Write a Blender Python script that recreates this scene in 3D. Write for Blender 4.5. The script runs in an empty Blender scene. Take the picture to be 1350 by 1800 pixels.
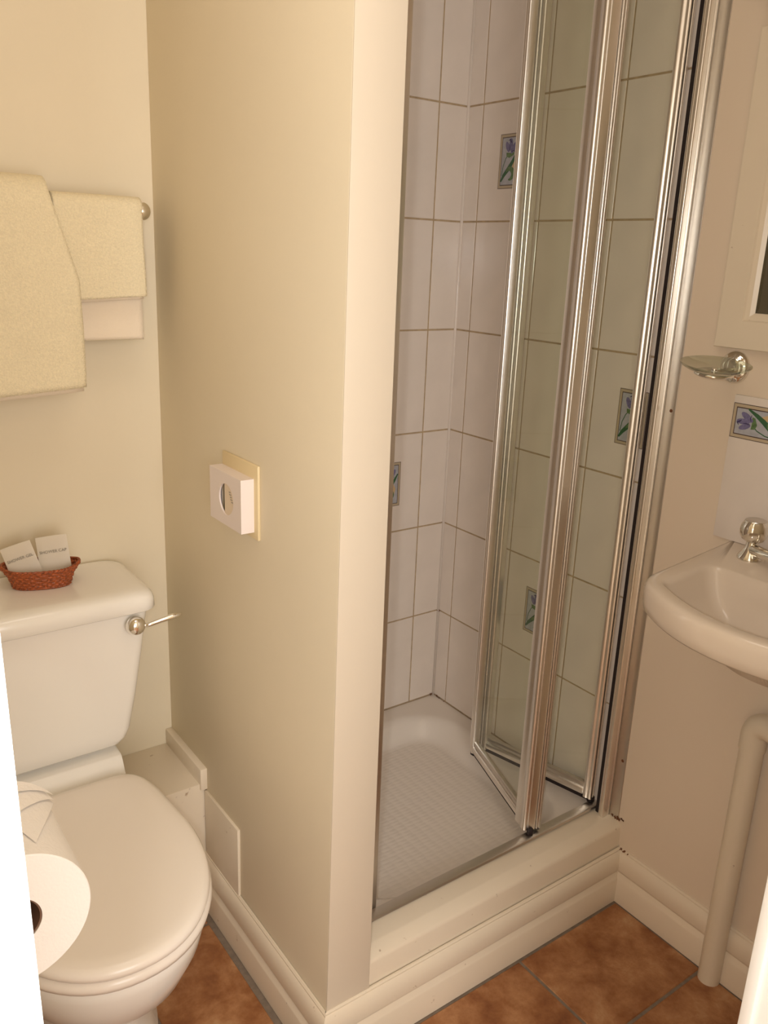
import bpy, bmesh, math, random
from math import sin, cos, pi, radians
from mathutils import Vector, Matrix, noise

random.seed(7)
S = bpy.context.scene
COL = S.collection

# ---------------------------------------------------------------- camera
H = 1.38
CAM_ROT = Matrix([(0.8129042, 0.1417034, -0.5648954), (-0.5812332, 0.2586899, -0.7715228), (0.0368053, 0.9555102, 0.2926529)])
cam_d = bpy.data.cameras.new('camera')
cam = bpy.data.objects.new('camera', cam_d)
COL.objects.link(cam)
cam_d.sensor_fit = 'VERTICAL'
cam_d.sensor_height = 36.0
cam_d.sensor_width = 27.0
cam_d.lens = 29.46
cam_d.clip_start = 0.02
cam.matrix_world = Matrix.Translation((0, 0, H)) @ CAM_ROT.to_4x4()
S.camera = cam

# ---------------------------------------------------------------- world, lights, exposure
w = bpy.data.worlds.new('world'); S.world = w
w.use_nodes = True
w.node_tree.nodes['Background'].inputs[0].default_value = (1.0, 0.86, 0.70, 1)
w.node_tree.nodes['Background'].inputs[1].default_value = 0.3

def area(name, loc, target, sx, sy, power, color, spread=180):
    l = bpy.data.lights.new(name, 'AREA'); l.shape = 'RECTANGLE'
    l.size = sx; l.size_y = sy; l.energy = power; l.color = color
    l.spread = radians(spread)
    o = bpy.data.objects.new(name, l); COL.objects.link(o)
    o.location = loc
    d = Vector(target) - Vector(loc)
    o.rotation_euler = d.to_track_quat('-Z', 'Y').to_euler()
    return o
# the camera's flash, beside the lens
fl = bpy.data.lights.new('camera_flash', 'POINT'); fl.energy = 17.5; fl.color = (0.98, 0.98, 0.97); fl.shadow_soft_size = 0.018
flo = bpy.data.objects.new('camera_flash', fl); COL.objects.link(flo); flo.location = (-0.06, -0.01, 1.40)
# warm fill light added under the bathroom ceiling, daylight from the hall window behind the photographer
area('ceiling_fill_light', (0.45, 0.80, 2.27), (0.45, 0.80, 0.0), 0.5, 0.5, 2.5, (1.0, 0.88, 0.76))
area('hall_window_light', (0.02, -1.15, 1.30), (0.50, 1.2, 0.95), 1.1, 1.3, 25.0, (0.97, 0.98, 1.0))

S.view_settings.view_transform = 'Standard'
S.view_settings.look = 'None'
S.view_settings.gamma = 1
S.view_settings.use_curve_mapping = False
S.view_settings.exposure = 0.0

# ---------------------------------------------------------------- key dimensions (metres)
XR, XP, XP2 = 1.392, 0.6145, 0.7045      # right wall face, partition faces
YB, YF = 1.63, 0.955                    # back wall, shower front plane
CEIL = 2.30

# ---------------------------------------------------------------- materials
def lin(c):
    return tuple(((v/255)/12.92 if v/255 <= 0.04045 else ((v/255+0.055)/1.055)**2.4) for v in c)

def mat(name, rgb, rough=0.5, metal=0.0, bump=0.0, bscale=200.0, var=0.0, vscale=6.0, coat=0.0, spec=0.5, detail=4):
    m = bpy.data.materials.new(name); m.use_nodes = True
    nt = m.node_tree; b = nt.nodes['Principled BSDF']
    c = lin(rgb)
    b.inputs['Base Color'].default_value = (*c, 1)
    b.inputs['Roughness'].default_value = rough
    b.inputs['Metallic'].default_value = metal
    b.inputs['Coat Weight'].default_value = coat
    b.inputs['Specular IOR Level'].default_value = spec
    tc = nt.nodes.new('ShaderNodeTexCoord')
    if var > 0:
        n = nt.nodes.new('ShaderNodeTexNoise'); n.inputs['Scale'].default_value = vscale; n.inputs['Detail'].default_value = detail
        nt.links.new(tc.outputs['Object'], n.inputs['Vector'])
        r = nt.nodes.new('ShaderNodeValToRGB')
        r.color_ramp.elements[0].position = 0.3; r.color_ramp.elements[1].position = 0.7
        r.color_ramp.elements[0].color = (*[v*(1-var) for v in c], 1)
        r.color_ramp.elements[1].color = (*[min(1, v*(1+var)) for v in c], 1)
        nt.links.new(n.outputs['Fac'], r.inputs['Fac'])
        nt.links.new(r.outputs['Color'], b.inputs['Base Color'])
    if bump > 0:
        n2 = nt.nodes.new('ShaderNodeTexNoise'); n2.inputs['Scale'].default_value = bscale; n2.inputs['Detail'].default_value = 3
        nt.links.new(tc.outputs['Object'], n2.inputs['Vector'])
        bp = nt.nodes.new('ShaderNodeBump'); bp.inputs['Strength'].default_value = bump; bp.inputs['Distance'].default_value = 0.002
        nt.links.new(n2.outputs['Fac'], bp.inputs['Height'])
        nt.links.new(bp.outputs['Normal'], b.inputs['Normal'])
    return m

def add_grime(m, rgb, scale=40, lo=0.66, hi=0.74, amt=0.8):
    """dark specks of chipped paint and dirt over the base colour"""
    nt = m.node_tree; b = nt.nodes['Principled BSDF']
    tc = nt.nodes.new('ShaderNodeTexCoord')
    n = nt.nodes.new('ShaderNodeTexNoise'); n.inputs['Scale'].default_value = scale; n.inputs['Detail'].default_value = 8
    nt.links.new(tc.outputs['Object'], n.inputs['Vector'])
    mr = nt.nodes.new('ShaderNodeMapRange'); mr.inputs[1].default_value = lo; mr.inputs[2].default_value = hi
    mr.inputs[3].default_value = 0; mr.inputs[4].default_value = amt
    nt.links.new(n.outputs['Fac'], mr.inputs[0])
    mx = nt.nodes.new('ShaderNodeMix'); mx.data_type = 'RGBA'
    src = b.inputs['Base Color']
    if src.is_linked: nt.links.new(src.links[0].from_socket, mx.inputs[6])
    else: mx.inputs[6].default_value = src.default_value
    mx.inputs[7].default_value = (*lin(rgb), 1)
    nt.links.new(mr.outputs[0], mx.inputs[0])
    nt.links.new(mx.outputs[2], b.inputs['Base Color'])

M = {}
M['wall'] = mat('cream_wall_paint', (236, 222, 194), 0.55, bump=0.12, bscale=90, var=0.02, vscale=3)
M['trim'] = mat('cream_gloss_paint', (234, 218, 194), 0.32, bump=0.1, bscale=60, var=0.015, vscale=8)
add_grime(M['trim'], (150, 110, 70), 55, 0.70, 0.76, 0.7)
M['ceil'] = mat('ceiling_paint', (240, 228, 205), 0.8)
M['white'] = mat('white_gloss_paint', (246, 242, 236), 0.35, bump=0.05, bscale=50)
M['tile'] = mat('glazed_wall_tile', (240, 227, 215), 0.16, bump=0.08, bscale=25, var=0.03, vscale=12, spec=0.5)
M['grout'] = mat('wall_grout', (188, 163, 130), 0.9, var=0.15, vscale=60)
M['porcelain'] = mat('white_porcelain', (250, 244, 234), 0.12)
M['basin'] = mat('basin_ceramic', (226, 209, 190), 0.14)  # darker and warmer than the toilet porcelain
M['enddim'] = mat('toned_down_end_paint', (224, 209, 187), 0.42, bump=0.1, bscale=50)  # wall paint darkened to tone down the strong light on the partition end
M['seatplastic'] = mat('seat_plastic', (250, 239, 226), 0.22)
M['acrylic'] = mat('shower_acrylic', (240, 228, 215), 0.22)
M['alu'] = mat('polished_aluminium', (244, 240, 234), 0.33, metal=1.0)
M['alumatt'] = mat('satin_aluminium', (215, 210, 203), 0.34, metal=1.0, bump=0.03, bscale=300)
M['chrome'] = mat('chrome', (235, 232, 226), 0.06, metal=1.0)
M['rubber'] = mat('black_rubber_seal', (34, 22, 22), 0.6)
M['plastic'] = mat('white_plastic', (240, 226, 218), 0.35)
M['plate'] = mat('cream_plate', (232, 210, 165), 0.5)
M['paper'] = mat('toilet_tissue', (250, 243, 236), 0.95, bump=0.25, bscale=400)
M['card'] = mat('roll_card', (120, 88, 70), 0.9)
M['sachet'] = mat('sachet_paper', (222, 210, 190), 0.5, bump=0.1, bscale=60)
M['ink'] = mat('grey_ink', (168, 158, 142), 0.7)
M['cane'] = mat('red_brown_cane', (160, 80, 38), 0.35, var=0.55, vscale=220, bump=0.5, bscale=500)
M['towel'] = mat('cream_terry', (246, 231, 196), 1.0, bump=1.0, bscale=520, var=0.06, vscale=300)
M['towelhem'] = mat('cream_hem', (246, 229, 205), 0.95, bump=0.4, bscale=700)
M['bag'] = mat('beige_bag', (236, 216, 190), 0.7)
M['dark'] = mat('dark_gap', (45, 34, 30), 0.9)
M['rust'] = mat('brown_mildew', (112, 70, 42), 0.9, var=0.4, vscale=300)
M['floorgrout'] = mat('floor_grout', (128, 112, 96), 0.9, var=0.15, vscale=80)
M['mirrorglass'] = mat('mirror_glass', (160, 162, 150), 0.03, metal=1.0)
M['decoborder'] = mat('deco_tan_border', (198, 180, 152), 0.2)
M['decoline'] = mat('deco_dark_line', (84, 62, 58), 0.3)
M['decofield'] = mat('deco_blue_field', (184, 184, 190), 0.2, var=0.10, vscale=90)
M['decogreen'] = mat('deco_green', (100, 128, 84), 0.25, var=0.25, vscale=200)
M['decogreen2'] = mat('deco_dark_green', (64, 104, 72), 0.25)
M['decopurple'] = mat('deco_violet', (124, 118, 156), 0.25, var=0.2, vscale=200)
M['decopurple2'] = mat('deco_dark_violet', (72, 66, 104), 0.25)
M['decoyellow'] = mat('deco_peach', (214, 184, 140), 0.25)
M['hall'] = mat('hall_paint', (232, 222, 204), 0.8)

# right wall: pinkish white paint, the same colour beyond the waste pipe
def right_paint(name, a, bcol, rough):
    m = bpy.data.materials.new(name); m.use_nodes = True
    nt = m.node_tree; b = nt.nodes['Principled BSDF']; b.inputs['Roughness'].default_value = rough
    tc = nt.nodes.new('ShaderNodeTexCoord'); sp = nt.nodes.new('ShaderNodeSeparateXYZ')
    nt.links.new(tc.outputs['Object'], sp.inputs[0])
    mr = nt.nodes.new('ShaderNodeMapRange'); mr.inputs[1].default_value = 0.655; mr.inputs[2].default_value = 0.662
    nt.links.new(sp.outputs['Y'], mr.inputs[0])
    mz = nt.nodes.new('ShaderNodeMapRange'); mz.inputs[1].default_value = 0.84; mz.inputs[2].default_value = 0.86
    nt.links.new(sp.outputs['Z'], mz.inputs[0])
    mm = nt.nodes.new('ShaderNodeMath'); mm.operation = 'MAXIMUM'
    nt.links.new(mr.outputs[0], mm.inputs[0]); nt.links.new(mz.outputs[0], mm.inputs[1])
    n = nt.nodes.new('ShaderNodeTexNoise'); n.inputs['Scale'].default_value = 3.5; n.inputs['Detail'].default_value = 5
    nt.links.new(tc.outputs['Object'], n.inputs['Vector'])
    mx = nt.nodes.new('ShaderNodeMix'); mx.data_type = 'RGBA'
    mx.inputs[6].default_value = (*lin(bcol), 1); mx.inputs[7].default_value = (*lin(a), 1)
    nt.links.new(mm.outputs[0], mx.inputs[0])
    nt.links.new(mx.outputs[2], b.inputs['Base Color'])
    bp = nt.nodes.new('ShaderNodeBump'); bp.inputs['Strength'].default_value = 0.25; bp.inputs['Distance'].default_value = 0.004
    nt.links.new(n.outputs['Fac'], bp.inputs['Height']); nt.links.new(bp.outputs['Normal'], b.inputs['Normal'])
    return m
M['wallR'] = right_paint('right_wall_paint', (236, 217, 194), (236, 217, 194), 0.38)
M['trimR'] = right_paint('right_baseboard_paint', (236, 218, 194), (236, 218, 194), 0.35)

def mk_terracotta():
    m = bpy.data.materials.new('terracotta_tile'); m.use_nodes = True
    nt = m.node_tree; b = nt.nodes['Principled BSDF']; b.inputs['Roughness'].default_value = 0.38
    tc = nt.nodes.new('ShaderNodeTexCoord'); oi = nt.nodes.new('ShaderNodeObjectInfo')
    ad = nt.nodes.new('ShaderNodeVectorMath'); ad.operation = 'ADD'
    mul = nt.nodes.new('ShaderNodeVectorMath'); mul.operation = 'SCALE'; mul.inputs['Scale'].default_value = 3.1
    nt.links.new(oi.outputs['Location'], mul.inputs[0])
    nt.links.new(tc.outputs['Object'], ad.inputs[0]); nt.links.new(mul.outputs[0], ad.inputs[1])
    n = nt.nodes.new('ShaderNodeTexNoise'); n.inputs['Scale'].default_value = 11; n.inputs['Detail'].default_value = 9; n.inputs['Roughness'].default_value = 0.66
    n.inputs['Distortion'].default_value = 0.15
    nt.links.new(ad.outputs[0], n.inputs['Vector'])
    r = nt.nodes.new('ShaderNodeValToRGB'); e = r.color_ramp.elements
    e[0].position = 0.30; e[0].color = (*lin((118, 66, 34)), 1)
    e[1].position = 0.72; e[1].color = (*lin((200, 158, 116)), 1)
    k = e.new(0.46); k.color = (*lin((152, 98, 58)), 1)
    k = e.new(0.58); k.color = (*lin((176, 124, 82)), 1)
    nt.links.new(n.outputs['Fac'], r.inputs['Fac']); nt.links.new(r.outputs['Color'], b.inputs['Base Color'])
    n2 = nt.nodes.new('ShaderNodeTexNoise'); n2.inputs['Scale'].default_value = 40; n2.inputs['Detail'].default_value = 6
    nt.links.new(ad.outputs[0], n2.inputs['Vector'])
    bp = nt.nodes.new('ShaderNodeBump'); bp.inputs['Strength'].default_value = 0.2; bp.inputs['Distance'].default_value = 0.003
    nt.links.new(n2.outputs['Fac'], bp.inputs['Height']); nt.links.new(bp.outputs['Normal'], b.inputs['Normal'])
    return m
M['terra'] = mk_terracotta()

def mk_glass(name, tint, base=0.0):
    m = bpy.data.materials.new(name); m.use_nodes = True
    nt = m.node_tree; nt.nodes.remove(nt.nodes['Principled BSDF'])
    out = nt.nodes['Material Output']
    tr = nt.nodes.new('ShaderNodeBsdfTransparent'); tr.inputs[0].default_value = (*tint, 1)
    gl = nt.nodes.new('ShaderNodeBsdfGlossy'); gl.inputs['Roughness'].default_value = 0.03
    fr = nt.nodes.new('ShaderNodeFresnel'); fr.inputs['IOR'].default_value = 1.35
    mx = nt.nodes.new('ShaderNodeMixShader')
    geo = nt.nodes.new('ShaderNodeNewGeometry'); sub = nt.nodes.new('ShaderNodeMath'); sub.operation = 'SUBTRACT'; sub.inputs[0].default_value = 1
    nt.links.new(geo.outputs['Backfacing'], sub.inputs[1])
    mm = nt.nodes.new('ShaderNodeMath'); mm.operation = 'MULTIPLY'
    nt.links.new(fr.outputs[0], mm.inputs[0]); nt.links.new(sub.outputs[0], mm.inputs[1])
    ab = nt.nodes.new('ShaderNodeMath'); ab.operation = 'ADD'; ab.inputs[1].default_value = base; ab.use_clamp = True
    nt.links.new(mm.outputs[0], ab.inputs[0])
    nt.links.new(ab.outputs[0], mx.inputs[0]); nt.links.new(tr.outputs[0], mx.inputs[1]); nt.links.new(gl.outputs[0], mx.inputs[2])
    nt.links.new(mx.outputs[0], out.inputs['Surface'])
    return m
# two faces per pane, so each face takes half the tint
M['glass'] = mk_glass('green_tinted_glass', (0.972, 0.980, 0.945))
M['clearglass'] = mk_glass('clear_glass', (0.84, 0.87, 0.82), 0.16)

def mk_tray():
    m = mat('textured_shower_acrylic', (240, 228, 215), 0.22)
    nt = m.node_tree; b = nt.nodes['Principled BSDF']
    tc = nt.nodes.new('ShaderNodeTexCoord')
    mp = nt.nodes.new('ShaderNodeMapping'); mp.inputs['Scale'].default_value = (26, 60, 1)
    nt.links.new(tc.outputs['Object'], mp.inputs['Vector'])
    v = nt.nodes.new('ShaderNodeTexVoronoi'); v.inputs['Scale'].default_value = 1.6; v.inputs['Randomness'].default_value = 0.25
    nt.links.new(mp.outputs[0], v.inputs['Vector'])
    bp = nt.nodes.new('ShaderNodeBump'); bp.inputs['Strength'].default_value = 0.5; bp.inputs['Distance'].default_value = 0.002; bp.invert = True
    nt.links.new(v.outputs['Distance'], bp.inputs['Height']); nt.links.new(bp.outputs['Normal'], b.inputs['Normal'])
    return m
M['traytex'] = mk_tray()

# ---------------------------------------------------------------- helpers
ORIG = {}
def org(o):
    return ORIG.get(o.name, Vector((0, 0, 0))) if o else Vector((0, 0, 0))

def obj(name, bm, material, parent=None, smooth=False, origin=None, autos=None):
    """link bm (world coordinates) as one mesh object; children are stored relative to their thing"""
    if parent is not None: O = org(parent)
    else: O = Vector(origin) if origin is not None else Vector((0, 0, 0))
    bmesh.ops.translate(bm, verts=bm.verts, vec=-O)
    me = bpy.data.meshes.new(name); bm.normal_update(); bm.to_mesh(me); bm.free()
    mats = material if isinstance(material, (list, tuple)) else [material]
    for m_ in mats: me.materials.append(m_)
    if smooth:
        for p in me.polygons: p.use_smooth = True
        if autos is not None: me.set_sharp_from_angle(angle=radians(autos))
    o = bpy.data.objects.new(name, me); COL.objects.link(o)
    ORIG[o.name] = O
    if parent is not None: o.parent = parent
    else: o.location = O
    return o

def thing(name, label, cat, loc, group=None):
    o = bpy.data.objects.new(name, None); COL.objects.link(o)
    o.location = loc; o.empty_display_size = 0.05
    ORIG[o.name] = Vector(loc)
    o['label'] = label; o['category'] = cat
    if group: o['group'] = group
    return o

def tag(o, label, cat, group=None):
    o['label'] = label; o['category'] = cat
    if group: o['group'] = group
    return o

def struct(o, label=None, cat='structure'):
    o['kind'] = 'structure'
    if label: o['label'] = label; o['category'] = cat
    return o

def B():
    return bmesh.new()

def box(bm, a, b, bev=0.0, seg=2, rot=None, piv=None):
    ret = bmesh.ops.create_cube(bm, size=1.0)
    vs = ret['verts']
    c = [(a[i]+b[i])/2 for i in range(3)]; d = [abs(b[i]-a[i]) for i in range(3)]
    for v in vs: v.co = Vector((c[0]+v.co.x*d[0], c[1]+v.co.y*d[1], c[2]+v.co.z*d[2]))
    if bev > 0:
        es = list({e for v in vs for e in v.link_edges})
        r = bmesh.ops.bevel(bm, geom=es, offset=bev, segments=seg, affect='EDGES', profile=0.5, clamp_overlap=True)
        vs = list({v for v in r['verts']} | {v for v in vs if v.is_valid})
    if rot is not None:
        bmesh.ops.rotate(bm, verts=vs, cent=piv or c, matrix=rot)
    return vs

def tube(bm, pts, rad, seg=16, cap=True):
    pts = [Vector(p) for p in pts]; n = len(pts)
    rs = rad if isinstance(rad, (list, tuple)) else [rad]*n
    rings = []; up = None
    for i, p in enumerate(pts):
        t = (pts[min(i+1, n-1)] - pts[max(i-1, 0)]).normalized()
        if up is None:
            up = Vector((0, 0, 1)) if abs(t.z) < 0.9 else Vector((1, 0, 0))
        x = t.cross(up).normalized(); y = x.cross(t).normalized(); up = y
        rings.append([bm.verts.new(p + (x*cos(2*pi*k/seg) + y*sin(2*pi*k/seg))*rs[i]) for k in range(seg)])
    for i in range(n-1):
        for k in range(seg):
            bm.faces.new((rings[i][k], rings[i][(k+1) % seg], rings[i+1][(k+1) % seg], rings[i+1][k]))
    if cap:
        bm.faces.new(rings[0][::-1]); bm.faces.new(rings[-1])
    return rings

def arc_pts(a, corner, b, r, n=8):
    """path a-corner-b with rounded corner"""
    a, c, b = Vector(a), Vector(corner), Vector(b)
    u = (a-c).normalized(); v = (b-c).normalized()
    p0 = c+u*r; p1 = c+v*r; out = [a]
    for i in range(n+1):
        t = i/n
        out.append((1-t)**2*p0 + 2*t*(1-t)*c + t*t*p1)
    out.append(b)
    return out

def lathe(bm, prof, c, axis=(0, 0, 1), seg=32):
    """prof = list of (radius, height along axis)"""
    ax = Vector(axis).normalized()
    x = ax.orthogonal().normalized(); y = ax.cross(x)
    c = Vector(c); rings = []
    for r, h in prof:
        if r < 1e-6: rings.append([bm.verts.new(c+ax*h)])
        else: rings.append([bm.verts.new(c+ax*h+(x*cos(2*pi*k/seg)+y*sin(2*pi*k/seg))*r) for k in range(seg)])
    for A, Bq in zip(rings, rings[1:]):
        for k in range(seg):
            k2 = (k+1) % seg
            if len(A) == 1 and len(Bq) == 1: continue
            if len(A) == 1: bm.faces.new((A[0], Bq[k], Bq[k2]))
            elif len(Bq) == 1: bm.faces.new((A[k], Bq[0], A[k2]))
            else: bm.faces.new((A[k], A[k2], Bq[k2], Bq[k]))
    bmesh.ops.recalc_face_normals(bm, faces=bm.faces)

def loft(bm, loops, cap0=True, cap1=True):
    rings = [[bm.verts.new(p) for p in L] for L in loops]
    n = len(rings[0])
    for A, Bq in zip(rings, rings[1:]):
        for k in range(n):
            bm.faces.new((A[k], A[(k+1) % n], Bq[(k+1) % n], Bq[k]))
    if cap0: bm.faces.new(rings[0][::-1])
    if cap1: bm.faces.new(rings[-1])
    bmesh.ops.recalc_face_normals(bm, faces=bm.faces)
    return rings

def prism(bm, pts, z0, z1, axis='z'):
    """extrude a 2D polygon. axis z: pts=(x,y); axis x: pts=(y,z) from x=z0..z1; axis y: pts=(x,z)"""
    def P(p, h):
        return (p[0], p[1], h) if axis == 'z' else ((h, p[0], p[1]) if axis == 'x' else (p[0], h, p[1]))
    loft(bm, [[P(p, z0) for p in pts], [P(p, z1) for p in pts]])

def rrect(cx, cy, hx, hy, r, n=5):
    out = []
    for (sx, sy, a0) in ((1, 1, 0), (-1, 1, 90), (-1, -1, 180), (1, -1, 270)):
        for i in range(n+1):
            a = radians(a0 + 90*i/n)
            out.append((cx+sx*(hx-r)+r*cos(a), cy+sy*(hy-r)+r*sin(a)))
    return out

# ================================================================ SETTING
# floor slab (grout) with its tiles
bm = B(); box(bm, (-0.1, -1.3, -0.06), (1.5, 1.75, -0.0015))
floor = obj('floor', bm, M['floorgrout']); struct(floor)
tx = [-0.0, 0.073, 0.406, 0.739, 1.072, 1.374]
ty = [-1.3, -0.957, -0.624, -0.291, 0.042, 0.375, 0.708, 1.041, 1.374, 1.62]
tilecache = {}
def tile_mesh(sx, sy, sz, bev, material, key):
    k = (round(sx, 4), round(sy, 4), round(sz, 4), key)
    if k not in tilecache:
        b_ = B(); box(b_, (-sx/2, -sy/2, -sz/2), (sx/2, sy/2, sz/2), bev, 1)
        me = bpy.data.meshes.new('tile'); b_.to_mesh(me); b_.free(); me.materials.append(material)
        tilecache[k] = me
    return tilecache[k]
def tile(parent, a, b, bev, material, key):
    s = [abs(b[i]-a[i]) for i in range(3)]; c = [(a[i]+b[i])/2 for i in range(3)]
    o = bpy.data.objects.new('tile', tile_mesh(*s, bev, material, key)); COL.objects.link(o)
    o.parent = parent; o.location = Vector(c)-org(parent); ORIG[o.name] = Vector(c)
    return o
g = 0.003
for i in range(len(tx)-1):
    for j in range(len(ty)-1):
        x0, x1, y0, y1 = tx[i]+g, tx[i+1]-g, ty[j]+g, ty[j+1]-g
        if x1-x0 < 0.02: continue
        if y0 > 0.9 and x0 > 0.7: continue                 # under the shower tray
        if y1 > 0.93 and x1 > 0.584: x1 = 0.583 if x0 < 0.58 else x1
        if y1 > 0.935 and x0 > 0.5: y1 = min(y1, 0.93)
        if y1-y0 < 0.02 or x1-x0 < 0.02: continue
        if y0 < 0.25 < y1 or y0 < -0.2: pass
        tile(floor, (x0, y0, -0.010), (x1, y1, 0.0), 0.0015, M['terra'], 'f')
# narrow piece of tile left of the corner, in front of the partition end
tile(floor, (0.409, 0.936, -0.010), (0.583, 1.038, 0.0), 0.0015, M['terra'], 'f')

# the partition's left face is slightly out of plumb
def lean(bm):
    for v in bm.verts:
        if v.co.x < XP+0.01: v.co.x += 0.0062*v.co.z
# walls
bm = B(); box(bm, (-0.1, YB, 0), (XP2+0.01, YB+0.1, CEIL)); wb = obj('wall_back', bm, M['wall']); struct(wb)
bm = B(); box(bm, (-0.1, 0.35, 0), (0.0, YB, CEIL)); struct(obj('wall_left', bm, M['wall']))
bm = B()
box(bm, (XP, YF-0.001, 0), (XP2, YB, CEIL), 0.001, 2)
lean(bm)
struct(obj('wall_partition', bm, M['wall'], smooth=True, autos=40))
bm = B(); box(bm, (XP+0.0003, YF-0.003, 0), (XP2, YF-0.001, CEIL), 0.0007, 2); lean(bm); struct(obj('trim_10', bm, M['enddim'], smooth=True, autos=40))  # thin facing added to carry the toned-down paint
# right wall: painted part, and the recessed tiled part inside the shower
bm = B(); box(bm, (XR, 0.25, 0), (XR+0.1, 0.992, CEIL)); struct(obj('wall_right', bm, M['wallR']))
bm = B(); box(bm, (-0.1, -1.3, CEIL), (1.5, YB+0.1, CEIL+0.05)); struct(obj('ceiling', bm, M['ceil']))

# doorway wall with jambs (the photographer stands in the doorway)
JL, JR, JY0, JY1 = 0.0, 0.84, 0.25, 0.35
bm = B(); box(bm, (0.84, JY0, 0), (XR, JY1, CEIL)); box(bm, (-0.1, JY0, 2.06), (0.84, JY1, CEIL)); box(bm, (-0.1, JY0, 0), (-0.0, JY1, 2.06))
struct(obj('wall_front', bm, M['wall']))
# left jamb, very slightly out of plumb
bm = B()
def jamb_prof(x0, x1, z, lean):
    return [(x0, 0.235, z), (x1+lean, 0.235, z), (x1+lean+0.0, 0.35, z), (x0, 0.35, z)]
loft(bm, [jamb_prof(0.001, 0.0462, 0.0, 0.0), jamb_prof(0.001, 0.0462, 2.04, -0.0085)])
es = [e for e in bm.edges if abs(e.verts[0].co.z-e.verts[1].co.z) > 1]
bmesh.ops.bevel(bm, geom=es, offset=0.003, segments=2, affect='EDGES')
jl = obj('trim_1', bm, M['white'], smooth=True, autos=40); struct(jl)
bm = B()
box(bm, (0.783, 0.315, 0.0), (0.839, 0.352, 2.04), 0.004, 2); box(bm, (0.776, 0.335, 0.0), (0.786, 0.349, 2.04), 0.002, 2)
struct(obj('trim_2', bm, M['white'], smooth=True, autos=40))
bm = B(); box(bm, (0.001, 0.24, 2.0), (0.838, 0.36, 2.058), 0.003, 2); struct(obj('trim_3', bm, M['white']))
# hall shell behind the camera
bm = B(); box(bm, (-0.9, -1.3, 0), (-0.8, 0.25, CEIL)); box(bm, (-0.9, 0.25, 0), (-0.1, 0.35, CEIL)); struct(obj('wall_hall_left', bm, M['hall']))
bm = B(); box(bm, (1.5, -1.3, 0), (1.6, 0.35, CEIL)); struct(obj('wall_hall_right', bm, M['hall']))
bm = B(); box(bm, (-0.9, -1.4, 0), (1.6, -1.3, CEIL)); struct(obj('wall_hall_back', bm, M['hall']))
bm = B(); box(bm, (-0.9, -1.3, -0.06), (-0.1, 0.25, -0.002)); box(bm, (-0.9, -1.3, CEIL), (-0.1, 0.35, CEIL+0.05)); struct(obj('trim_9', bm, M['hall']))

# baseboards -------------------------------------------------------------
SK = [(0.000, 0.000), (0.019, 0.000), (0.019, 0.060), (0.0175, 0.0635), (0.0135, 0.0715), (0.0125, 0.0745), (0.0145, 0.0775),
      (0.0155, 0.082), (0.0150, 0.100), (0.0125, 0.112), (0.008, 0.1195), (0.0055, 0.1215), (0.0055, 0.1245), (0.003, 0.127), (0.0, 0.127)]
def skirting(name, path, nrm, material):
    """path: two points (x,y) on the wall face; nrm = outward normals used at each end (mitred)"""
    bm = B(); loops = []
    for (p, n) in zip(path, nrm):
        loops.append([(p[0]+n[0]*t, p[1]+n[1]*t, z) for t, z in SK])
    loft(bm, loops)
    return struct(obj(name, bm, material, smooth=True, autos=25))
skirting('baseboard_partition', [(XP, 1.445), (XP, YF-0.003)], [(-1, 0), (-1, -1)], M['trim'])
skirting('baseboard_front', [(XP, YF-0.001), (XR, YF-0.001)], [(-1, -1), (-1, -1)], M['trim'])
skirting('baseboard_right', [(XR, YF), (XR, 0.36)], [(-1, -1), (-1, 0)], M['trimR'])

# shower kerb (painted riser with a rounded sill edge)
bm = B()
prism(bm, [(YF+0.001, 0.10), (YF+0.003, 0.170), (0.9595, 0.1755), (0.962, 0.178), (0.982, 0.1875), (0.986, 0.1888), (1.022, 0.1895), (1.022, 0.10)], 0.698, XR, 'x')
kerb = obj('trim_4', bm, M['trim'], smooth=True, autos=35); struct(kerb)

# pipe boxing behind the toilet, upstand strip on the partition, access panel
bm = B(); box(bm, (0.0, 1.443, 0.0), (XP, YB, 0.298), 0.002, 2); struct(obj('trim_5', bm, M['trim'], smooth=True, autos=40))
bm = B(); box(bm, (XP-0.013, 1.437, 0.284), (XP+0.004, YB, 0.335), 0.003, 2); struct(obj('trim_6', bm, M['trim'], smooth=True, autos=40))
bm = B(); box(bm, (XP-0.004, 1.283, 0.12), (XP+0.003, 1.440, 0.282), 0.0015, 2); struct(obj('trim_7', bm, M['trim'], smooth=True, autos=40))

# ---------------------------------------------------------------- shower walls and tiles
ROW = [0.190, 0.4495, 0.7035, 0.9565, 1.210, 1.464, 1.717, 1.971, 2.224, CEIL]
bm = B(); box(bm, (XR+0.0015, 0.992, 0.0), (XR+0.1, YB+0.1, CEIL)); wsr = obj('wall_shower_right', bm, M['grout']); struct(wsr)
bm = B(); box(bm, (XP2, YB+0.0015, 0.0), (XR+0.0015, YB+0.1, CEIL)); wsb = obj('wall_shower_back', bm, M['grout']); struct(wsb)
bm = B(); box(bm, (XP2, 1.06, 0.18), (XP2+0.006, YB-0.002, CEIL)); struct(obj('wall_shower_left', bm, M['tile']))
g = 0.0019
colY = [0.992, 1.172, 1.375, 1.578, YB]
colX = [XP2+0.006, 0.900, 1.103, 1.306, XR]
decoR = {(1, 3): 1.0665, (2, 1): 1.2735, (3, 5): 1.4765}

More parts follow.
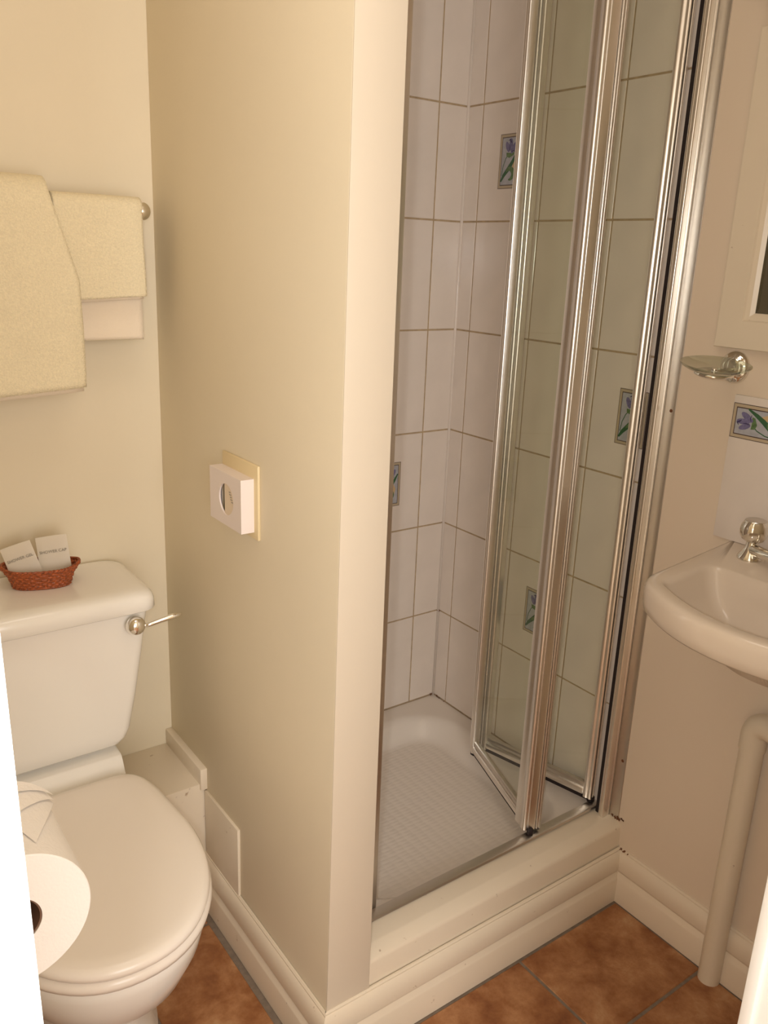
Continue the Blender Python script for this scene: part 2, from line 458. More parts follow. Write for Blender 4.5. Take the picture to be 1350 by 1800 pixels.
def deco_parts(parent, mapf, w_, h_, flip=False):
    """printed flower motif: mapf(u, v, t) -> world; u across, v up (metres from centre), t = proud height"""
    bm = B()
    def rect(u0, v0, u1, v1, t, mi):
        f_ = bm.faces.new([bm.verts.new(mapf(*q, t)) for q in ((u0, v0), (u1, v0), (u1, v1), (u0, v1))]); f_.material_index = mi
    def poly(pts, t, mi):
        f_ = bm.faces.new([bm.verts.new(mapf(q[0], q[1], t)) for q in pts]); f_.material_index = mi
    hw, hh = w_/2, h_/2
    rect(-hw, -hh, hw, hh, 0.0003, 1)
    rect(-hw+.0012, -hh+.0012, hw-.0012, hh-.0012, 0.0005, 0)
    rect(-hw+.0065, -hh+.0065, hw-.0065, hh-.0065, 0.0007, 1)
    rect(-hw+.0082, -hh+.0082, hw-.0082, hh-.0082, 0.0009, 2)
    def stroke(path, wid, t, mi):
        n = len(path); L_, R_ = [], []
        for i in range(n):
            p = Vector(path[i]); d = (Vector(path[min(i+1, n-1)])-Vector(path[max(i-1, 0)])).normalized()
            nn = Vector((-d.y, d.x)); ww = wid[i]/2
            L_.append(p+nn*ww); R_.append(p-nn*ww)
        for i in range(n-1):
            poly([L_[i], L_[i+1], R_[i+1], R_[i]], t, mi)
    k = h_/0.114
    s = lambda pts: [(p[0]*w_/0.070, p[1]*k) for p in pts]
    # peach cloud
    poly(s([(0.006, -0.028), (0.016, -0.030), (0.021, -0.012), (0.014, 0.002), (0.008, -0.008)]), 0.00095, 7)
    # broad leaf sweeping to the upper right, ending in a curl
    stroke(s([(-0.026, -0.042), (-0.018, -0.030), (-0.006, -0.018), (0.006, -0.004), (0.016, 0.010), (0.026, 0.027)]),
           [0.004, 0.008, 0.010, 0.009, 0.007, 0.003], 0.0011, 4)
    cur = []
    for i in range(13):
        a = radians(150 - 250*i/12); cur.append((0.000+0.0115*cos(a), -0.027+0.0115*sin(a)))
    stroke(s(cur), [0.003, 0.006, 0.008, 0.009, 0.010, 0.011, 0.011, 0.011, 0.010, 0.009, 0.007, 0.005, 0.002], 0.0012, 3)
    # thin stem
    stroke(s([(-0.024, -0.030), (-0.021, -0.010), (-0.014, 0.006), (-0.006, 0.014)]), [0.0018]*4, 0.0011, 4)
    # calyx
    poly(s([(-0.012, 0.010), (-0.003, 0.007), (0.010, 0.012), (0.012, 0.018), (0.0, 0.017), (-0.013, 0.018)]), 0.0013, 3)
    # petals
    for (cx_, cy_, rx, ry, a0) in ((-0.010, 0.030, 0.0055, 0.012, 25), (0.000, 0.034, 0.006, 0.013, 0), (0.011, 0.029, 0.006, 0.012, -35), (0.005, 0.024, 0.005, 0.009, -10)):
        pts = []
        for i in range(12):
            a = 2*pi*i/12; px, py = rx*cos(a), ry*sin(a); ar = radians(a0)
            pts.append((cx_+px*cos(ar)-py*sin(ar), cy_+px*sin(ar)+py*cos(ar)))
        poly(s(pts), 0.0013+0.00005*cx_*100, 5)
    stroke(s([(-0.008, 0.042), (-0.003, 0.045), (0.000, 0.040), (0.003, 0.037)]), [0.001, 0.0035, 0.003, 0.001], 0.0017, 6)
    stroke(s([(-0.004, 0.020), (-0.003, 0.028), (-0.004, 0.034)]), [0.001, 0.002, 0.0006], 0.0017, 6)
    stroke(s([(0.002, 0.019), (0.008, 0.021), (0.016, 0.019)]), [0.001, 0.0022, 0.0006], 0.0017, 6)
    o = obj('flower_motif', bm, [M['decoborder'], M['decoline'], M['decofield'], M['decogreen'], M['decogreen2'], M['decopurple'], M['decopurple2'], M['decoyellow']], parent)
    return o

for i in range(4):
    for j in range(9):
        t_ = tile(wsr, (XR, colY[i]+g, ROW[j]+g), (XR+0.006, colY[i+1]-g, ROW[j+1]-g), 0.0009, M['tile'], 'w')
        if (i, j) in decoR:
            yc = decoR[(i, j)]; zc = (ROW[j]+ROW[j+1])/2
            t_['label'] = 'tile with a blue flower picture in its middle'
            deco_parts(t_, lambda u, v, t, yc=yc, zc=zc: (XR-t, yc-u, zc+v), 0.071, 0.114)
for i in range(4):
    for j in range(9):
        t_ = tile(wsb, (colX[i]+g, YB, ROW[j]+g), (colX[i+1]-g, YB+0.006, ROW[j+1]-g), 0.0009, M['tile'], 'w')
        if (i, j) == (2, 2):
            xc = 1.2045; zc = (ROW[j]+ROW[j+1])/2
            t_['label'] = 'tile with a blue flower picture in its middle'
            deco_parts(t_, lambda u, v, t: (xc+u, YB-t, zc+v), 0.071, 0.114)
# white silicone bead down the tiled corner
bm = B(); tube(bm, [(XR-0.001, YB-0.001, 0.19), (XR-0.001, YB-0.001, CEIL)], 0.004, 8); struct(obj('trim_8', bm, M['tile'], smooth=True))

# ---------------------------------------------------------------- shower tray
TX0, TX1, TY0, TY1 = XP2+0.008, XR, 1.023, YB
tray = thing('shower_tray', 'white acrylic shower tray with textured sunken floor and rounded corners', 'shower tray', ((TX0+TX1)/2, (TY0+TY1)/2, 0.10))
bm = B()
nx, ny = 72, 64
cx, cy = (TX0+TX1)/2, (TY0+TY1)/2
hx, hy = (TX1-TX0)/2, (TY1-TY0)/2
def tray_h(x, y):
    ix0, ix1, iy0, iy1, r = TX0+0.030, TX1-0.045, TY0+0.016, TY1-0.050, 0.13
    qx = abs(x-(ix0+ix1)/2)-((ix1-ix0)/2-r); qy = abs(y-(iy0+iy1)/2)-((iy1-iy0)/2-r)
    d = math.hypot(max(qx, 0), max(qy, 0))+min(max(qx, qy), 0)-r      # <0 inside
    t = max(0, min(1, -d/0.055)); s_ = t*t*(3-2*t)
    return 0.188-0.050*s_ - 0.004*max(0, 1-math.hypot(x-cx, y-cy)/0.3)*(1 if s_ > 0.9 else 0)
V = [[bm.verts.new((TX0+(TX1-TX0)*i/nx, TY0+(TY1-TY0)*j/ny, tray_h(TX0+(TX1-TX0)*i/nx, TY0+(TY1-TY0)*j/ny))) for j in range(ny+1)] for i in range(nx+1)]
for i in range(nx):
    for j in range(ny):
        f_ = bm.faces.new((V[i][j], V[i+1][j], V[i+1][j+1], V[i][j+1]))
        if sum(v.co.z for v in f_.verts)/4 < 0.1405: f_.material_index = 1
edge = [V[i][0] for i in range(nx+1)] + [V[nx][j] for j in range(1, ny+1)] + [V[i][ny] for i in range(nx-1, -1, -1)] + [V[0][j] for j in range(ny-1, 0, -1)]
low = [bm.verts.new((v.co.x, v.co.y, 0.0)) for v in edge]
for k in range(len(edge)):
    k2 = (k+1) % len(edge); bm.faces.new((edge[k2], edge[k], low[k], low[k2]))
bm.faces.new(low)
obj('basin', bm, [M['acrylic'], M['traytex']], tray, smooth=True, autos=60)
# waste with chrome grid, hidden corner marks
bm = B(); lathe(bm, [(0.0, 0.004), (0.030, 0.004), (0.036, 0.002), (0.038, 0.0)], (0.80, 1.48, 0.1375)); obj('drain_cover', bm, M['chrome'], tray, smooth=True)
def blot(bm, c, r, nrm, seed, n=14):
    rnd = random.Random(seed); nrm = Vector(nrm); x = nrm.orthogonal().normalized(); y = nrm.cross(x)
    pts = [Vector(c)+(x*cos(2*pi*k/n)+y*sin(2*pi*k/n))*r*rnd.uniform(0.35, 1.2)+nrm*0.0008 for k in range(n)]
    bm.faces.new([bm.verts.new(p) for p in pts])
bm = B()
blot(bm, (XR-0.011, YB-0.002, 0.1925), 0.005, (0, -1, 0), 1); blot(bm, (XR-0.0005, YB-0.018, 0.1905), 0.0045, (-1, 0, 0), 2)
blot(bm, (XR-0.001, YB-0.028, 0.1900), 0.003, (-1, 0, 0), 3); blot(bm, (XR-0.0015, YB-0.050, 0.190), 0.002, (-1, 0, 0), 6)
blot(bm, (XR-0.002, YB-0.0035, 0.449), 0.005, (-.7, -.7, 0), 9)
o = obj('mildew_stain', bm, M['rust'], tray); o['kind'] = 'stuff'
bm = B()
for k, (y_, z_, r_) in enumerate(((0.966, 0.193, 0.006), (0.974, 0.191, 0.005), (0.982, 0.194, 0.004), (0.958, 0.197, 0.004), (0.953, 0.196, 0.003))):
    blot(bm, (XR-0.0008-0.001*(k < 3), y_, z_), r_, (-1, 0, 0), 20+k)
for k, (y_, z_, r_) in enumerate(((0.944, 0.1285, 0.004), (0.936, 0.1275, 0.004), (0.925, 0.1275, 0.003))):
    blot(bm, (XR-0.007, y_, z_), r_, (-0.4, 0, 0.9), 40+k)
o = obj('mildew_stain', bm, M['rust'], kerb); o['kind'] = 'stuff'

# ---------------------------------------------------------------- shower door
door = thing('shower_door', 'silver framed bifold shower door with two green tinted glass panes, folded half open', 'shower door', (1.05, 1.03, 0.19))
ZB, ZT = 0.212, 1.97
# threshold track
bm = B()
prism(bm, [(1.017, 0.196), (1.019, 0.200), (1.024, 0.2015), (1.038, 0.2015), (1.038, 0.1895), (1.030, 0.1895), (1.030, 0.193), (1.020, 0.193)], XP2+0.001, XR-0.001, 'x')
obj('threshold_track', bm, M['alumatt'], door, smooth=True, autos=35)
bm = B(); box(bm, (XP2+0.001, 1.0, 1.975), (XR-0.001, 1.055, 2.015), 0.003, 2); obj('head_rail', bm, M['alu'], door, smooth=True, autos=40)
# wall channels
bm = B(); box(bm, (XP2+0.0005, 1.008, 0.1895), (XP2+0.026, 1.040, 1.975), 0.002, 2); box(bm, (XP2+0.0005, 1.040, 0.1895), (XP2+0.0750, 1.052, 1.975), 0.003, 2)
obj('wall_channel', bm, M['alumatt'], door, smooth=True, autos=40)
def fluted(bm, c, along, wlen, thk, z0, z1, notches, r=0.004):
    """vertical extrusion: rounded bar, wlen along direction `along`, thk across, with small scalloped grooves.
    notches: list of (side, position -1..1, half-width, depth); sides: 0:+perp, 1:+along end, 2:-perp, 3:-along end"""
    u = Vector((along[0], along[1])).normalized(); v = Vector((-u.y, u.x))
    hw, ht = wlen/2, thk/2; path = []
    def side(p0, p1, nrm, sid):
        p0, p1, nrm = Vector(p0), Vector(p1), Vector(nrm); L = (p1-p0).length; d = (p1-p0)/L
        pts = [(r, 0.0)]
        for (s_, pos, hwid, dep) in sorted([n for n in notches if n[0] == sid], key=lambda n: n[1]):
            m_ = L/2*(1+pos)
            for q in (-1, -0.6, -0.25, 0.25, 0.6, 1):
                pts.append((m_+q*hwid, -dep*(1-q*q)**0.5 if abs(q) < 1 else 0.0))
        pts.append((L-r, 0.0))
        for (a_, h_) in pts: path.append(p0+d*a_+nrm*h_)
        cc = p1-d*r-nrm*r
        nn = Vector(d)
        for k in (1, 2, 3):
            a_ = radians(90*k/4); path.append(cc+nrm*r*cos(a_)+nn*r*sin(a_))
    side((-hw, ht), (hw, ht), (0, 1), 0)
    side((hw, ht), (hw, -ht), (1, 0), 1)
    side((hw, -ht), (-hw, -ht), (0, -1), 2)
    side((-hw, -ht), (-hw, ht), (-1, 0), 3)
    c = Vector(c)
    pts = [c+u*p.x+v*p.y for p in path]
    loft(bm, [[(p.x, p.y, z0) for p in pts], [(p.x, p.y, z1) for p in pts]])
# right wall jamb: flat plate with screws, channel, dark gap
bm = B(); box(bm, (XR-0.0022, 0.966, 0.1895), (XR-0.0002, 0.999, 1.975), 0.0006, 1)
jp = obj('jamb_plate', bm, M['alumatt'], door, smooth=True, autos=30)
for z_ in (0.337, 1.114, 1.86):
    bm = B(); lathe(bm, [(0.0, 0.0008), (0.002, 0.001), (0.0032, 0.0006), (0.0035, 0.0)], (XR-0.0022, 0.975, z_), (-1, 0, 0), 12); obj('screw', bm, M['rust'], jp)
bm = B(); fluted(bm, (XR-0.0145, 0.9975), (1, 0), 0.024, 0.014, 0.1895, 1.975, [(2, -0.3, 0.002, 0.0012), (3, 0.0, 0.002, 0.0012)], 0.003)
obj('jamb_channel', bm, M['alu'], door, smooth=True, autos=30)
bm = B(); box(bm, (XR-0.020, 1.0045, 0.1895), (XR-0.001, 1.0160, 1.975)); obj('rubber_seal', bm, M['rubber'], door)

PA = (Vector((1.376, 1.036)), Vector((1.306, 1.330)))     # inner leaf: pivot at the jamb -> fold
PB = (Vector((1.176, 1.036)), Vector((1.274, 1.326)))     # outer leaf: leading edge -> fold
def leaf(p0, p1, w0, w1, t0, t1, name):
    d = (p1-p0).normalized(); n_ = Vector((-d.y, d.x)); ang = math.atan2(d.y, d.x)
    L = (p1-p0).length
    notch = [(0, -0.15, 0.0035, 0.0016), (3, 0.35, 0.0022, 0.0022), (2, 0.0, 0.004, 0.002), (1, 0.0, 0.004, 0.002)]
    bm = B(); c = p0+d*(w0/2-0.005); fluted(bm, c, d, w0, t0, ZB, ZT, notch, 0.005)
    fr = obj('stile', bm, M['alu'], door, smooth=True, autos=50)
    bm = B(); c = p1-d*(w1/2-0.004); fluted(bm, c, d, w1, t1, ZB, ZT, [(0, 0.0, 0.003, 0.002), (2, 0.0, 0.003, 0.002), (1, 0.0, 0.003, 0.002)], 0.004)
    obj('stile', bm, M['alu'], door, smooth=True, autos=50)
    R_ = Matrix.Rotation(ang, 3, 'Z')
    def bar(z0, z1, a0, a1, th, name_, material, bev=0.002):
        bm = B(); box(bm, (a0, -th/2, z0), (a1, th/2, z1), bev, 2)
        bmesh.ops.rotate(bm, verts=bm.verts, cent=(0, 0, 0), matrix=R_); bmesh.ops.translate(bm, verts=bm.verts, vec=(p0.x, p0.y, 0))
        return obj(name_, bm, material, door, smooth=True, autos=40)
    a0, a1 = w0-0.006, L-w1+0.005
    bar(ZB+0.004, ZB+0.020, a0, a1, 0.020, 'rail', M['alu'], 0.003)
    bar(ZB+0.0195, ZB+0.034, a0, a1, 0.013, 'rail', M['alumatt'], 0.003)
    bar(ZT-0.03, ZT-0.003, a0, a1, 0.018, 'rail', M['alu'])
    bar(ZB-0.009, ZB+0.004, 0.004, L-0.004, 0.006, 'bottom_seal', M['rubber'], 0.001)
    bar(ZB+0.030, ZT-0.028, a0-0.004, a1+0.004, 0.004, 'glass_pane', M['glass'], 0)
leaf(PA[0], PA[1], 0.022, 0.022, 0.022, 0.024, 'a')
leaf(PB[0], PB[1], 0.044, 0.018, 0.030, 0.020, 'b')
# slim magnetic closing strip on the leading edge, rubber foot, guide blocks
dB = (PB[1]-PB[0]).normalized(); nB = Vector((-dB.y, dB.x))
bm = B(); c = PB[0]-nB*0.0215+dB*0.004; fluted(bm, c, dB, 0.016, 0.012, ZB-0.002, ZT, [(3, 0, 0.002, 0.0015)], 0.003); obj('closing_strip', bm, M['alumatt'], door, smooth=True, autos=50)
bm = B(); c = PB[0]-dB*0.008; fluted(bm, c, dB, 0.008, 0.014, 0.203, ZB+0.004, [], 0.003); obj('guide_block', bm, M['rubber'], door, smooth=True)
bm = B(); c = PB[0]-nB*0.0215+dB*0.004; fluted(bm, c, dB, 0.014, 0.010, 0.207, ZB, [], 0.002); obj('guide_block', bm, M['rubber'], door, smooth=True)
bm = B(); c = PA[0]; fluted(bm, c, (1, 0), 0.016, 0.012, 0.2025, ZB+0.002, [], 0.003); obj('pivot_block', bm, M['rubber'], door, smooth=True)
bm = B(); c = (PA[1]+PB[1])/2; fluted(bm, (c.x, c.y+0.006), (1, 0), 0.032, 0.014, ZB, ZT, [(2, 0, 0.004, 0.004)], 0.004); obj('hinge', bm, M['alumatt'], door, smooth=True, autos=50)
bm = B(); fluted(bm, (PB[1].x-0.001, PB[1].y-0.004), (1, 0), 0.014, 0.012, 0.203, ZB, [], 0.002); obj('guide_block', bm, M['rubber'], door, smooth=True)

# ================================================================ TOILET
TC = 0.302
def egg(z, hw, yf, yb, ym, back=2.6, n=72, cxx=TC, pf=2.1, taper=0):
    """closed outline, pointed front (small y) and squarer back"""
    out = []
    for k in range(n):
        a = 2*pi*k/n; c_, s_ = cos(a), sin(a)
        if s_ < 0: p = pf; hy_ = ym-yf
        else: p = back; hy_ = yb-ym
        x = abs(c_)**(2/p)*hw*(1 if c_ >= 0 else -1); y = abs(s_)**(2/p)*hy_*(1 if s_ >= 0 else -1)
        if taper and s_ > 0: x *= 1-taper*(y/hy_)**2
        out.append((cxx+x, ym+y, z))
    return out
toilet = thing('toilet', 'cream white close coupled toilet with its lid shut and basket on the cistern', 'toilet', (TC, 1.30, 0.0))
bm = B()
loft(bm, [egg(0.0, 0.118, 1.10, 1.50, 1.33), egg(0.015, 0.120, 1.095, 1.50, 1.33), egg(0.04, 0.108, 1.115, 1.49, 1.33), egg(0.10, 0.100, 1.125, 1.46, 1.32),
          egg(0.16, 0.101, 1.11, 1.44, 1.30), egg(0.19, 0.112, 1.075, 1.44, 1.28), egg(0.225, 0.132, 1.03, 1.44, 1.25), egg(0.27, 0.153, 0.99, 1.44, 1.225), egg(0.32, 0.168, 0.964, 1.44, 1.21),
          egg(0.352, 0.174, 0.955, 1.44, 1.21), egg(0.372, 0.174, 0.953, 1.44, 1.21), egg(0.377, 0.169, 0.958, 1.44, 1.21)])
obj('bowl', bm, M['porcelain'], toilet, smooth=True, autos=60)
# rear shelf that carries the cistern
bm = B()
prism(bm, [(1.400, 0.300), (1.400, 0.380), (1.418, 0.392), (1.436, 0.424), (1.446, 0.431), (1.60, 0.436), (1.60, 0.300)], 0.160, 0.442, 'x')
bmesh.ops.bevel(bm, geom=[e for e in bm.edges], offset=0.004, segments=2, affect='EDGES')
obj('shelf', bm, M['porcelain'], toilet, smooth=True, autos=50)
# seat and lid
def slab(bm, zs, hw, yf, yb, ym, back, insets):
    loft(bm, [egg(z, hw-i, yf+i, yb-i*0.6, ym, back, pf=2.15, taper=0.14) for z, i in zip(zs, insets)])
bm = B(); slab(bm, [0.377, 0.380, 0.389, 0.3955, 0.398], 0.181, 0.944, 1.405, 1.20, 9.0, [0.008, 0.002, 0.0, 0.003, 0.009])
obj('seat', bm, M['seatplastic'], toilet, smooth=True, autos=60)
bm = B(); slab(bm, [0.3985, 0.402, 0.410, 0.416, 0.4195, 0.4205, 0.421], 0.177, 0.943, 1.400, 1.20, 9.0, [0.008, 0.002, 0.0, 0.004, 0.012, 0.03, 0.08])
obj('lid', bm, M['seatplastic'], toilet, smooth=True, autos=60)
for sx in (-1, 1):
    bm = B(); tube(bm, [(TC+sx*0.085-0.018, 1.402, 0.392), (TC+sx*0.085+0.018, 1.402, 0.392)], 0.006, 16); obj('hinge', bm, M['seatplastic'], toilet, smooth=True, autos=40)
# cistern
cist = B()
def cloop(z, x0, x1, y0, y1, r):
    return [(p[0], p[1], z) for p in rrect((x0+x1)/2, (y0+y1)/2, (x1-x0)/2, (y1-y0)/2, r)]
L_ = []
for z, hx_, y0 in ((0.4455, 0.125, 1.452), (0.447, 0.136, 1.447), (0.452, 0.147, 1.443), (0.462, 0.156, 1.4405), (0.480, 0.164, 1.439), (0.55, 0.178, 1.4355), (0.64, 0.193, 1.432), (0.72, 0.205, 1.430), (0.732, 0.206, 1.430)):
    L_.append(cloop(z, TC-hx_, TC+hx_, y0, 1.618, 0.020))
loft(cist, L_)
tank = obj('cistern', cist, M['porcelain'], toilet, smooth=True, autos=60)
bm = B(); L_ = []
for z, i in ((0.7285, 0.003), (0.731, 0.0), (0.748, 0.0005), (0.757, 0.003), (0.763, 0.008), (0.767, 0.018), (0.7685, 0.034), (0.7685, 0.05)):
    L_.append(cloop(z, TC-0.219+i, TC+0.219-i, 1.414+i*0.9, 1.626-i*0.3, 0.030-0.0*i))
loft(bm, L_); obj('cistern_lid', bm, M['porcelain'], toilet, smooth=True, autos=60)
# flush handle
bm = B(); lathe(bm, [(0.0, 0.020), (0.008, 0.0195), (0.014, 0.016), (0.0175, 0.009), (0.018, 0.002), (0.016, -0.003), (0.010, -0.006), (0.009, -0.014)], (0.474, 1.418, 0.706), (0, -1, 0.08), 28)
fh = obj('flush_handle', bm, M['chrome'], toilet, smooth=True)
bm = B()
P_ = [(0.486, 1.408, 0.705), (0.500, 1.406, 0.706), (0.520, 1.405, 0.710), (0.540, 1.403, 0.713), (0.553, 1.402, 0.715), (0.559, 1.402, 0.716)]
tube(bm, P_, [0.0045, 0.004, 0.0045, 0.0055, 0.005, 0.002], 14)
obj('lever', bm, M['chrome'], fh, smooth=True)

# ---------------------------------------------------------------- basket with sachets on the cistern lid
BC = Vector((0.3465, 1.545, 0.7688)); BA = radians(-17)
def bel(a, rx, ry, z, wob=0):
    ca, sa = cos(a), sin(a)
    x = abs(ca)**(2/2.5)*rx*(1 if ca >= 0 else -1); y = abs(sa)**(2/2.5)*ry*(1 if sa >= 0 else -1)
    return Vector((BC.x+x*cos(BA)-y*sin(BA), BC.y+x*sin(BA)+y*cos(BA), BC.z+z+wob))
bk = thing('wicker_basket', 'small oval red brown wicker basket on the left of the cistern lid', 'basket', tuple(BC))
NA, NR = 144, 32
def bask(off, inner=False):
    rows = []
    for j in range(NR+1):
        t = j/NR; z = 0.036*t + (0.0012 if inner else 0)
        base_x, base_y = 0.050+0.012*t**1.2, 0.028+0.012*t**1.2
        row = []
        for k in range(NA):
            a = 2*pi*k/NA
            weave = 0.0015*sin(a*24+(pi if int(t*8) % 2 else 0))*abs(sin(t*8*pi)) + 0.0012*abs(sin(t*8*pi))
            e = 0.004*max(0, t-0.7)/0.3*abs(cos(a))**6
            row.append(bel(a, base_x+weave-off+e*2, base_y+weave-off, z+e*1.4))
        rows.append(row)
    return rows
bm = B()
outer = [[bm.verts.new(p) for p in r_] for r_ in bask(0)]
inner = [[bm.verts.new(p) for p in r_] for r_ in bask(0.0032, True)]
for rows, fl in ((outer, 0), (inner, 1)):
    for j in range(NR):
        for k in range(NA):
            q = (rows[j][k], rows[j][(k+1) % NA], rows[j+1][(k+1) % NA], rows[j+1][k])
            bm.faces.new(q if not fl else q[::-1])
for k in range(NA): bm.faces.new((outer[NR][k], outer[NR][(k+1) % NA], inner[NR][(k+1) % NA], inner[NR][k]))
bm.faces.new([outer[0][k] for k in range(NA)][::-1]); bm.faces.new([inner[0][k] for k in range(NA)])
obj('woven_body', bm, M['cane'], bk, smooth=True)
def rim(ph, name):
    bm = B(); pts = []
    n = 160; rings = []
    for k in range(n):
        a = 2*pi*k/n; e = 0.006*abs(cos(a))**6
        p = bel(a, 0.0620+e*0.9+0.0012*cos(a*26+ph), 0.0395+0.0012*cos(a*26+ph), 0.0375+e*0.8+0.0012*sin(a*26+ph))
        pts.append(p)
    for k in range(n):
        p = pts[k]; t = (pts[(k+1) % n]-pts[k-1]).normalized(); up = Vector((0, 0, 1)); x = t.cross(up).normalized(); y = x.cross(t)
        rings.append([bm.verts.new(p+(x*cos(2*pi*q/8)+y*sin(2*pi*q/8))*0.0021) for q in range(8)])
    for k in range(n):
        for q in range(8):
            bm.faces.new((rings[k][q], rings[k][(q+1) % 8], rings[(k+1) % n][(q+1) % 8], rings[(k+1) % n][q]))
    bmesh.ops.recalc_face_normals(bm, faces=bm.faces)
    obj('braided_rim', bm, M['cane'], bk, smooth=True)
rim(0, 'a'); rim(pi, 'b')
# sachets
def sachet(base, yaw, tilt, lean, w_, h_, text, label):
    t = thing('sachet', label, 'sachet', base, 'sachets in the basket')
    bm = B(); n = 10; th = 0.0022
    loops = []
    R_ = Matrix.Rotation(yaw, 3, 'Z') @ Matrix.Rotation(tilt, 3, 'X') @ Matrix.Rotation(lean, 3, 'Y')
    def pt(u, v, s_):
        puff = th*(1-(2*abs(u))**4)*(1-(2*abs(v-0.5))**4)
        bow = 0.002*sin(v*3+u*2)
        return Vector(base)+R_ @ Vector((u*w_, s_*puff+bow, v*h_+0.003*(0.25-u*u)*(1 if v > 0.9 else 0)))
    for s_ in (-1, 1):
        G = [[bm.verts.new(pt(i/n-0.5, j/n, s_)) for j in range(n+1)] for i in range(n+1)]
        for i in range(n):
            for j in range(n):
                q = (G[i][j], G[i+1][j], G[i+1][j+1], G[i][j+1]); bm.faces.new(q if s_ < 0 else q[::-1])
    bmesh.ops.remove_doubles(bm, verts=bm.verts, dist=0.00005)
    bmesh.ops.recalc_face_normals(bm, faces=bm.faces)
    obj('wrapper', bm, M['sachet'], t, smooth=True, autos=25)
    cu = bpy.data.curves.new('lettering', 'FONT'); cu.body = text; cu.size = 0.0075; cu.align_x = 'CENTER'; cu.extrude = 0.00005
    tmp = bpy.data.objects.new('lettering_source', cu); COL.objects.link(tmp)
    dg = bpy.context.evaluated_depsgraph_get(); me = bpy.data.meshes.new_from_object(tmp.evaluated_get(dg))
    bpy.data.objects.remove(tmp)
    bm = B(); bm.from_mesh(me)
    for v in bm.verts:
        u, vv = v.co.x, v.co.y
        bow = 0.002*sin((0.64+vv/h_)*3+u/w_*2)
        v.co = Vector(base)+R_ @ Vector((u, -th-0.0009+bow, h_*0.64+vv))
    obj('lettering', bm, M['ink'], t)
    return t
sachet((0.3260, 1.537, 0.7745), radians(-17), radians(-10), radians(-17), 0.054, 0.080, 'SHOWER GEL', 'pale grey paper sachet leaning left in the wicker basket')
sachet((0.3720, 1.532, 0.7745), radians(-17), radians(-12), radians(-5), 0.055, 0.086, 'SHOWER CAP', 'pale grey paper sachet standing taller on the right in the basket')

# ---------------------------------------------------------------- towel rail and towels
RY, RZ = 1.560, 1.440
rail = thing('towel_rail', 'chrome towel rail with round end knob on the back wall', 'towel rail', (0.32, YB, RZ))
bm = B(); tube(bm, [(0.06, RY, RZ), (0.570, RY, RZ)], 0.006, 16); obj('bar', bm, M['chrome'], rail, smooth=True, autos=40)
for x_ in (0.07, 0.574):
    bm = B(); lathe(bm, [(0.0, -0.0165), (0.006, -0.0155), (0.0118, -0.0118), (0.0155, -0.006), (0.0165, 0), (0.0155, 0.006), (0.0118, 0.0118), (0.009, 0.014), (0.008, 0.03), (0.008, 0.058), (0.022, 0.060), (0.022, 0.070)], (x_, RY+0.0, RZ), (0, 1, 0), 28)
    obj('end_post', bm, M['chrome'], rail, smooth=True, autos=40)

def drape(bm, xL, xR, zf, zb, r0, th, seed, curve=0.0, ny_=0.0, wob=0.003, dz=0.0, xs=40, taper=None):
    """folded cloth over the rail; front hangs to zf, back to zb"""
    path = []
    nfr = 34
    for i in range(nfr+1): path.append((-1, i/nfr))     # front from the hem up
    for i in range(1, 12): path.append((0, i/12))
    for i in range(nfr+1): path.append((1, i/nfr))
    def P(u, s_, t, off):
        r = r0+off
        x = xL+(xR-xL)*u
        if s_ == -1: z = zf+dz*(u-0.5)+(RZ-zf-dz*(u-0.5))*t; y = RY-r
        elif s_ == 1: z = RZ-(RZ-zb)*t; y = RY+r
        else: a = pi*(1-t); z = RZ+r*sin(a); y = RY+r*cos(a)
        hang = max(0, (RZ-z))/0.3
        if taper and s_ != 1: x += taper(u, RZ-z)
        nz = noise.noise(Vector((x*9+seed, z*5, s_*3.0)))*wob*(0.4+hang) + noise.noise(Vector((x*30+seed, z*25, s_)))*wob*0.35
        y += nz*(1 if s_ != 1 else 0.3) + (-curve*hang if s_ == -1 else 0)
        if u > 0.93: y += (u-0.93)/0.07*0.003*(1 if s_ != 1 else -1)
        x += noise.noise(Vector((seed, z*6, s_*2)))*0.003
        return Vector((x, y, z + (noise.noise(Vector((x*14, seed, 0)))*0.003 if t < 0.02 or t > 0.98 else 0)))
    n = len(path); G = {}
    for side_, off in ((0, th/2), (1, -th/2)):
        for i in range(xs+1):
            for j, (s_, t) in enumerate(path):
                p = P(i/xs, s_, t, off)
                G[side_, i, j] = bm.verts.new(p)
    for i in range(xs):
        for j in range(n-1):
            a = (G[0, i, j], G[0, i+1, j], G[0, i+1, j+1], G[0, i, j+1]); bm.faces.new(a)
            a = (G[1, i, j], G[1, i, j+1], G[1, i+1, j+1], G[1, i+1, j]); bm.faces.new(a)
    for i in range(xs):
        bm.faces.new((G[0, i, 0], G[1, i, 0], G[1, i+1, 0], G[0, i+1, 0]))
        bm.faces.new((G[0, i, n-1], G[0, i+1, n-1], G[1, i+1, n-1], G[1, i, n-1]))
    for j in range(n-1):
        bm.faces.new((G[0, 0, j], G[0, 0, j+1], G[1, 0, j+1], G[1, 0, j]))
        bm.faces.new((G[0, xs, j], G[1, xs, j], G[1, xs, j+1], G[0, xs, j+1]))
    bmesh.ops.recalc_face_normals(bm, faces=bm.faces)
def fuzz(o, amp):
    me = o.data
    for v in me.vertices:
        n_ = noise.noise(v.co*160)*amp; v.co += v.normal*n_
ht = thing('hand_towel', 'small cream hand towel hanging at the right end of the rail', 'towel', (0.50, RY, RZ))
bm = B(); drape(bm, 0.415, 0.570, 1.288, 1.212, 0.0155, 0.016, 3.1, wob=0.004, dz=0.008); o = obj('cloth', bm, M['towel'], ht, smooth=True)
